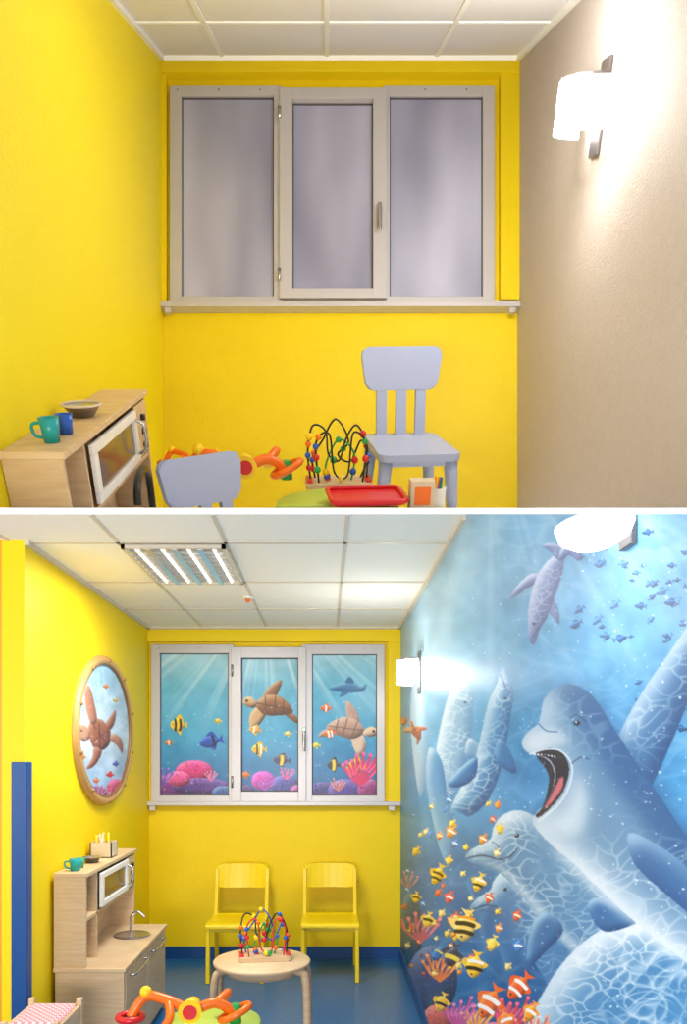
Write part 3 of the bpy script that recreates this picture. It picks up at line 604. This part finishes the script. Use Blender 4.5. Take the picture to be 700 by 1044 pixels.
b, hc = play_kitchen(Matrix.Translation((LL+0.014, 3.80, 0.965)), 0.97, 0.155, 0.34, 0.963, BIRCH)
b.tube([(0.2, 0.70, -hc), (0.2, 0.70, -hc+0.10), (0.24, 0.70, -hc+0.13), (0.28, 0.70, -hc+0.10)], 0.007, CHROME)
b.done('play_kitchen')
KM = pitched((UL+0.002, 2.125, 2.365))
b, hc = play_kitchen(KM, 1.13, 0.168, 0.34, 0.96, WPL)
b.tube([(0.19, 0.95, -0.46), (0.19, 0.95, -0.3), (0.2, 0.86, -0.24), (0.21, 0.7, -0.225), (0.22, 0.6, -0.25), (0.22, 0.58, -0.3)], 0.014, BLACK)
b.done('play_kitchen', clip=True)
def cup(M, p, m, r=0.03, h=0.065):
    b = B(M); b.lathe([(0, 0.001), (r*0.75, 0.001), (r, h), (r*0.9, h), (r*0.66, 0.006), (0, 0.006)], p, m, 20)
    b.tube([(p[0]-r*0.9, p[1], p[2]+h*0.8), (p[0]-r*1.7, p[1], p[2]+h*0.7), (p[0]-r*1.6, p[1], p[2]+h*0.3), (p[0]-r*0.8, p[1], p[2]+h*0.2)], r*0.16, m)
    b.done('toy_cup')
I4 = Matrix.Identity(4)
cup(KM, (0.11, 0.12, 0), TEAL, 0.029, 0.066); cup(KM, (0.115, 0.24, 0), BLU, 0.027, 0.055)
b = B(KM); b.lathe([(0, 0.001), (0.035, 0.001), (0.06, 0.035), (0.066, 0.037), (0.058, 0.033), (0.033, 0.006), (0, 0.006)], (0.09, 0.53, 0), CHROME); b.tube([(0.09+0.063*math.cos(t*math.pi/8), 0.53+0.063*math.sin(t*math.pi/8), 0.038) for t in range(16)], 0.004, CARD, closed=True, n=2); b.done('metal_bowl')
z0 = 0.965
cup(I4, (-1.24, 3.87, z0), TEAL, 0.03, 0.06); cup(I4, (-1.25, 3.97, z0), mat('green_cup', (60, 170, 120), 0.3), 0.026, 0.05)
b = B(); b.lathe([(0, 0.001), (0.03, 0.001), (0.05, 0.03), (0.054, 0.031), (0.048, 0.028), (0.028, 0.006), (0, 0.006)], (-1.245, 4.16, z0), CHROME); b.done('metal_bowl')
b = B(); x0, x1, y0, y1 = -1.31, -1.19, 4.34, 4.46
for a in ((x0, x1, y0, y0+0.006), (x0, x1, y1-0.006, y1), (x0, x0+0.006, y0, y1), (x1-0.006, x1, y0, y1)): b.box(*a, z0+0.001, z0+0.085, CARD)
b.box(x0, x1, y0, y1, z0+0.001, z0+0.006, CARD)
for i in range(12):
    p = (random.uniform(x0+0.02, x1-0.02), random.uniform(y0+0.02, y1-0.02)); q = (p[0]+random.uniform(-0.02, 0.02), p[1])
    b.cyl((*p, z0+0.01), (*q, z0+random.uniform(0.1, 0.135)), 0.006, random.choice([BIRCH, ORA, RED, BIRCH, YPL, CARD]), seg=8)
b.done('utensil_box')
def child_chair(M, clip=True, w=0.34, d=0.40, hb=0.375, leg=0.36):
    b = B(M); h2 = w/2
    b.prism(rrect(-h2, h2, -d, 0.01, 0.035, tx=-0.06), -0.03, 0.0, LAV, 'z', 0.004)
    b.box(-h2+0.03, h2-0.03, -d+0.03, -0.02, -0.055, -0.03, LAV, 0.004)
    for sx in (-1, 1):
        b.cyl((sx*(h2-0.03), -d+0.045, -0.03), (sx*(h2+0.0), -d+0.02, -leg), 0.03, LAV, 0.02)
        b.cyl((sx*(h2-0.035), -0.03, -0.03), (sx*(h2-0.01), -0.005, -leg), 0.03, LAV, 0.02)
    Lm = Matrix.Rotation(math.radians(-9), 4, 'X')
    for x in (-0.09, 0, 0.09): b.prism(rrect(x-0.023, x+0.023, -0.02, hb-0.14, 0.008), -0.035, -0.008, LAV, 'y', 0.004, M=Lm)
    b.prism(rrect(-h2-0.004, h2+0.004, hb-0.175, hb, 0.035, tx=0.14), -0.037, -0.004, LAV, 'y', 0.006, M=Lm)
    return b.done('child_chair', clip=clip)
child_chair(pitched((0.338, 3.66, 1.55+325*3.66/800), 7), d=0.46, hb=0.358)
child_chair(pitched((-0.46, 3.10, 2.33), 36), w=0.32, hb=0.37)
def yellow_chair(cx, yf):
    b = B(Matrix.Translation((cx, yf, 0))); w = 0.195
    n = 8; prof = [(0.0, 0.385), (0.03, 0.398), (0.2, 0.39), (0.36, 0.384), (0.41, 0.392)]
    P = [tuple(p) for p in spl([(a, c) for a, c in prof], 4, False)]
    b.prism(P+[(a, c-0.014) for a, c in P[::-1]], -w, w, CHY, 'x')
    t = bmesh.new(); R = []
    for i in range(n+1):
        x = -0.18+0.36*i/n; yy = 0.455+0.03*(1-(x/0.18)**2)
        R.append([t.verts.new((x, yy+dy+0.03*(z-0.56)/0.17, z-(0.012 if abs(x) > 0.17 else 0)*(1 if z > 0.6 else -1))) for dy, z in ((0, 0.565), (0, 0.735), (0.014, 0.735), (0.014, 0.565))])
    for A_, C_ in zip(R, R[1:]):
        for k_ in range(4): t.faces.new((A_[k_], A_[(k_+1) % 4], C_[(k_+1) % 4], C_[k_]))
    t.faces.new(R[0]); t.faces.new(R[-1][::-1]); b.add(t, CHY, None, False)
    for sx in (-1, 1):
        x = sx*0.182
        def strap(pts, wd=0.03, th=0.013):
            for p, q in zip(pts, pts[1:]):
                p = Vector(p); q = Vector(q); dd = (q-p); R_ = dd.to_track_quat('Z', 'Y').to_matrix().to_4x4()
                tt = bmesh.new(); bmesh.ops.create_cube(tt, size=1)
                for v in tt.verts: v.co = Vector((v.co.x*th*2, v.co.y*wd, v.co.z*(dd.length+0.01)))
                bmesh.ops.bevel(tt, geom=tt.edges[:], offset=0.003, segments=1, affect='EDGES')
                b.add(tt, CHY, Matrix.Translation((p+q)/2)@R_)
        strap([(x, 0.015, 0.006), (x, 0.03, 0.38)]); strap([(x, 0.46, 0.006), (x, 0.40, 0.38), (x, 0.46, 0.6), (x, 0.475, 0.7)])
        strap([(x, 0.03, 0.372), (x, 0.40, 0.368)])
    b.box(-0.18, 0.18, 0.03, 0.045, 0.34, 0.37, CHY, 0.003); b.box(-0.18, 0.18, 0.385, 0.4, 0.33, 0.36, CHY, 0.003)
    b.done('yellow_chair')
yellow_chair(-0.615, 5.24); yellow_chair(0.022, 5.26)
b = B(Matrix.Translation((-0.327, 3.96, 0)))
b.lathe([(0, 0.482), (0.23, 0.482), (0.243, 0.485), (0.245, 0.498), (0.24, 0.504), (0, 0.504)], (0, 0, 0), BIRCH, 48)
b.lathe([(0.17, 0.44), (0.18, 0.44), (0.18, 0.482), (0.17, 0.482), (0.17, 0.44)], (0, 0, 0), BIRCH, 36)
for a in (25, 155, 205, 335):
    c_, s_ = math.cos(math.radians(a)), math.sin(math.radians(a))
    b.tube([(c_*0.12, s_*0.12, 0.472), (c_*0.2, s_*0.2, 0.468), (c_*0.245, s_*0.245, 0.43), (c_*0.255, s_*0.255, 0.2), (c_*0.26, s_*0.26, 0.002)], lambda t: 0.02, BIRCH)
b.done('round_table')
def bead_maze(M, sc, clip=False):
    b = B(M@Matrix.Scale(sc, 4))
    b.prism(rrect(-0.13, 0.13, -0.07, 0.07, 0.02), 0, 0.022, BIRCH, 'z', 0.004)
    for sx in (-0.115, 0.115): b.box(sx-0.012, sx+0.012, -0.05, 0.05, 0.022, 0.03, RED, 0.003)
    W = [(BLACK, [(-0.11, 0, 0.02), (-0.12, 0, 0.13), (-0.1, 0.01, 0.22), (-0.05, 0.02, 0.2), (-0.04, 0, 0.12), (0, -0.02, 0.1), (0.03, 0, 0.18), (0.07, 0.01, 0.22), (0.11, 0, 0.14), (0.11, 0, 0.02)]),
         (BLU if clip is False else BLACK, [(-0.09, 0.04, 0.02), (-0.1, 0.04, 0.1), (-0.06, 0.05, 0.16), (-0.01, 0.03, 0.24), (0.04, 0.03, 0.16), (0.0, 0.04, 0.11), (0.05, 0.05, 0.08), (0.09, 0.04, 0.16), (0.12, 0.04, 0.1), (0.09, 0.04, 0.02)]),
         (BLACK if clip else RED, [(-0.08, -0.04, 0.02), (-0.09, -0.04, 0.17), (-0.04, -0.05, 0.2), (-0.02, -0.04, 0.06), (0.03, -0.05, 0.05), (0.05, -0.04, 0.2), (0.1, -0.04, 0.16), (0.09, -0.04, 0.02)]),
         (GRN, [(-0.04, 0, 0.02), (-0.05, 0, 0.08), (0, 0.01, 0.17), (0.06, 0, 0.12), (0.05, 0, 0.02)])]
    for m, p in W:
        b.tube(p, 0.0038, m, seg=6)
        q = spl(p, 8, False)
        for j, f in enumerate((0.06, 0.1, 0.14, 0.18, 0.5, 0.84, 0.92) if clip else (0.06, 0.1, 0.14, 0.32, 0.5, 0.55, 0.8, 0.92)):
            c = q[int(f*(len(q)-1))]; b.ball(tuple(c), random.choice([0.011, 0.014, 0.012]), [RED, YPL, BLU, GRN, ORA][(j*2+len(p)) % 5], seg=10)
    return b.done('bead_maze', clip=clip)
bead_maze(Matrix.Translation((-0.315, 3.98, 0.505))@Matrix.Rotation(0.15, 4, 'Z'), 1.02)
def activity_toy(M, clip=False, sc=1.0):
    b = B(M@Matrix.Scale(sc, 4))
    b.tube([(-0.3, 0, 0.03), (-0.24, 0.02, 0.11), (-0.14, 0, 0.1), (-0.04, -0.02, 0.07), (0.06, 0, 0.09), (0.14, 0.02, 0.04)], 0.022, ORA)
    b.tube([(-0.14, 0, 0.1), (-0.12, -0.08, 0.05), (-0.16, -0.12, 0.0)], 0.018, ORA)
    b.tube([(0.06, 0, 0.09), (0.1, 0.08, 0.11), (0.06, 0.14, 0.05)], 0.018, ORA)
    b.tube([(0.14+0.06*math.cos(t*math.pi/6), 0.0+0.05*math.sin(t*math.pi/6), 0.05+0.03*math.cos(t*math.pi/6)) for t in range(12)], 0.015, ORA, closed=True, n=3)
    b.tube([(-0.3+0.05*math.cos(t*math.pi/6), 0.05*math.sin(t*math.pi/6), 0.03) for t in range(12)], 0.014, RED, closed=True, n=3)
    b.cyl((-0.04, -0.06, 0.07), (-0.04, 0.03, 0.08), 0.05, YPL, 0.03); b.cyl((-0.04, -0.066, 0.07), (-0.04, -0.06, 0.07), 0.03, RED)
    b.ball((-0.16, -0.12, 0.0), 0.028, GRN); b.ball((0.06, 0.14, 0.05), 0.03, YPL); b.ball((-0.24, 0.02, 0.13), 0.026, YPL)
    b.cyl((0.14, 0.02, 0.0), (0.14, 0.02, 0.08), 0.026, GRN, 0.018)
    return b.done('activity_toy', clip=clip)
def lime_table(M, r, h, clip=False):
    b = B(M); b.lathe([(0, -0.022), (r-0.01, -0.022), (r, -0.012), (r-0.004, 0), (0, 0)], (0, 0, 0), LIME, 48)
    for a in (45, 135, 225, 315):
        c_, s_ = math.cos(math.radians(a))*r*0.75, math.sin(math.radians(a))*r*0.75
        b.cyl((c_, s_, -0.022), (c_*1.1, s_*1.1, -h), 0.022, BIRCH, 0.017)
    return b.done('lime_table', clip=clip)
lime_table(Matrix.Translation((-0.47, 3.22, 0.45)), 0.2, 0.449)
activity_toy(Matrix.Translation((-0.50, 3.14, 0.462)), sc=0.95)
# doll bed
b = B(Matrix.Translation((-1.235, 3.0, -0.08)))
GING = bpy.data.materials.new('pink_gingham'); GING.use_nodes = True; nt = GING.node_tree
ck = nt.nodes.new('ShaderNodeTexChecker'); ck.inputs['Scale'].default_value = 70; ck.inputs[1].default_value = list(lin((236, 130, 146)))+[1]; ck.inputs[2].default_value = list(lin((248, 216, 216)))+[1]
tc = nt.nodes.new('ShaderNodeTexCoord'); nt.links.new(tc.outputs['Object'], ck.inputs['Vector']); nt.links.new(ck.outputs[0], nt.nodes['Principled BSDF'].inputs['Base Color'])
for x in (0, 0.2): b.box(x-0.008, x+0.008, -0.01, 0.3, 0.42, 0.575, BIRCH, 0.003)
for y in (0, 0.29): b.box(-0.008, 0.208, y-0.01, y+0.01, 0.36, 0.575, BIRCH, 0.003)
b.box(0, 0.2, 0, 0.28, 0.44, 0.59, GING, 0.03)
for x in (0, 0.2):
    for y in (0, 0.29): b.box(x-0.012, x+0.012, y-0.012, y+0.012, 0.08, 0.6, BIRCH, 0.003)
b.done('doll_bed')
# upper-room toys on the raked floor
lime_table(pitched((0.04, 3.02, ramp_z(3.02)+0.016)), 0.24, 0.4, True)
b = B(pitched((0.15, 2.97, ramp_z(2.97)+0.034), 6)); b.prism(rrect(-0.14, 0.14, -0.10, 0.12, 0.03), 0, 0.008, RED, 'z', 0.003)
b.tube([(x, y, 0.014) for x, y in rrect(-0.14, 0.14, -0.10, 0.12, 0.03)], 0.009, RED, closed=True, n=1); b.done('red_tray', clip=True)
bead_maze(pitched((0.05, 3.35, 1.55+272*3.35/800), 4), 1.08, True)
activity_toy(pitched((-0.30, 3.3, 1.55+277*3.3/800), 5), True, 0.95)
activity_toy(pitched((-0.60, 3.75, 1.55+290*3.75/800), -10), True, 0.6)
b = B(pitched((0.355, 2.98, ramp_z(2.98)), 4)); b.box(-0.045, 0.045, -0.03, 0.03, -0.02, 0.105, CARD, 0.002); b.box(-0.03, 0.03, -0.032, -0.03, 0.02, 0.085, ORA); b.done('card_box', clip=True)
b = B(pitched((0.43, 3.08, ramp_z(3.08)))); b.lathe([(0, -0.02), (0.028, -0.02), (0.032, 0.08), (0.028, 0.08), (0.02, 0.0), (0, 0.0)], (0, 0, 0), WPL)
for i in range(5): b.cyl((random.uniform(-.012, .012), random.uniform(-.012, .012), 0.0), (random.uniform(-.025, .025), random.uniform(-.02, .02), 0.12), 0.004, [RED, BLU, YPL, GRN, ORA][i], seg=8)
b.done('pencil_cup', clip=True)
# ================================================================== world, lights, camera
w = bpy.data.worlds.new('World'); bpy.context.scene.world = w; w.use_nodes = True
bg = w.node_tree.nodes['Background']; bg.inputs[0].default_value = (0.99, 0.98, 1.0, 1); bg.inputs[1].default_value = 0.9
def area(name, loc, tgt, sx, sy, e, col=(1, 0.98, 0.95)):
    l = bpy.data.lights.new(name, 'AREA'); l.shape = 'RECTANGLE'; l.size = sx; l.size_y = sy; l.energy = e; l.color = col
    o = bpy.data.objects.new(name, l); o.location = loc; o.rotation_euler = (Vector(tgt)-Vector(loc)).to_track_quat('-Z', 'Y').to_euler()
    bpy.context.scene.collection.objects.link(o)
area('fill_light_1', (-0.7, -0.6, 1.1), (-0.6, 4.6, 2.7), 1.4, 0.5, 85, (1, 0.97, 0.92))  # added fill from behind the camera, brightens the lower room and its ceiling
area('fill_light_2', (-2.6, 1.9, 1.5), (0.2, 5.4, 1.9), 1.2, 1.0, 15)  # added side fill from the open left, no fixture stands there
area('troffer_light', (-0.69, 3.905, LH-0.04), (-0.69, 3.91, 0), 0.42, 0.7, 36)
cam = bpy.data.cameras.new('camera'); cam.sensor_fit = 'HORIZONTAL'; cam.sensor_width = 36; cam.lens = F*36/700
cam.shift_x = (350-CX)/700; cam.shift_y = (CY-522)/700; cam.clip_start = 0.05
co = bpy.data.objects.new('camera', cam); co.location = (0, 0, EYE); co.rotation_euler = (math.radians(90), 0, 0)
bpy.context.scene.collection.objects.link(co); bpy.context.scene.camera = co
bpy.context.scene.view_settings.view_transform = 'Standard'
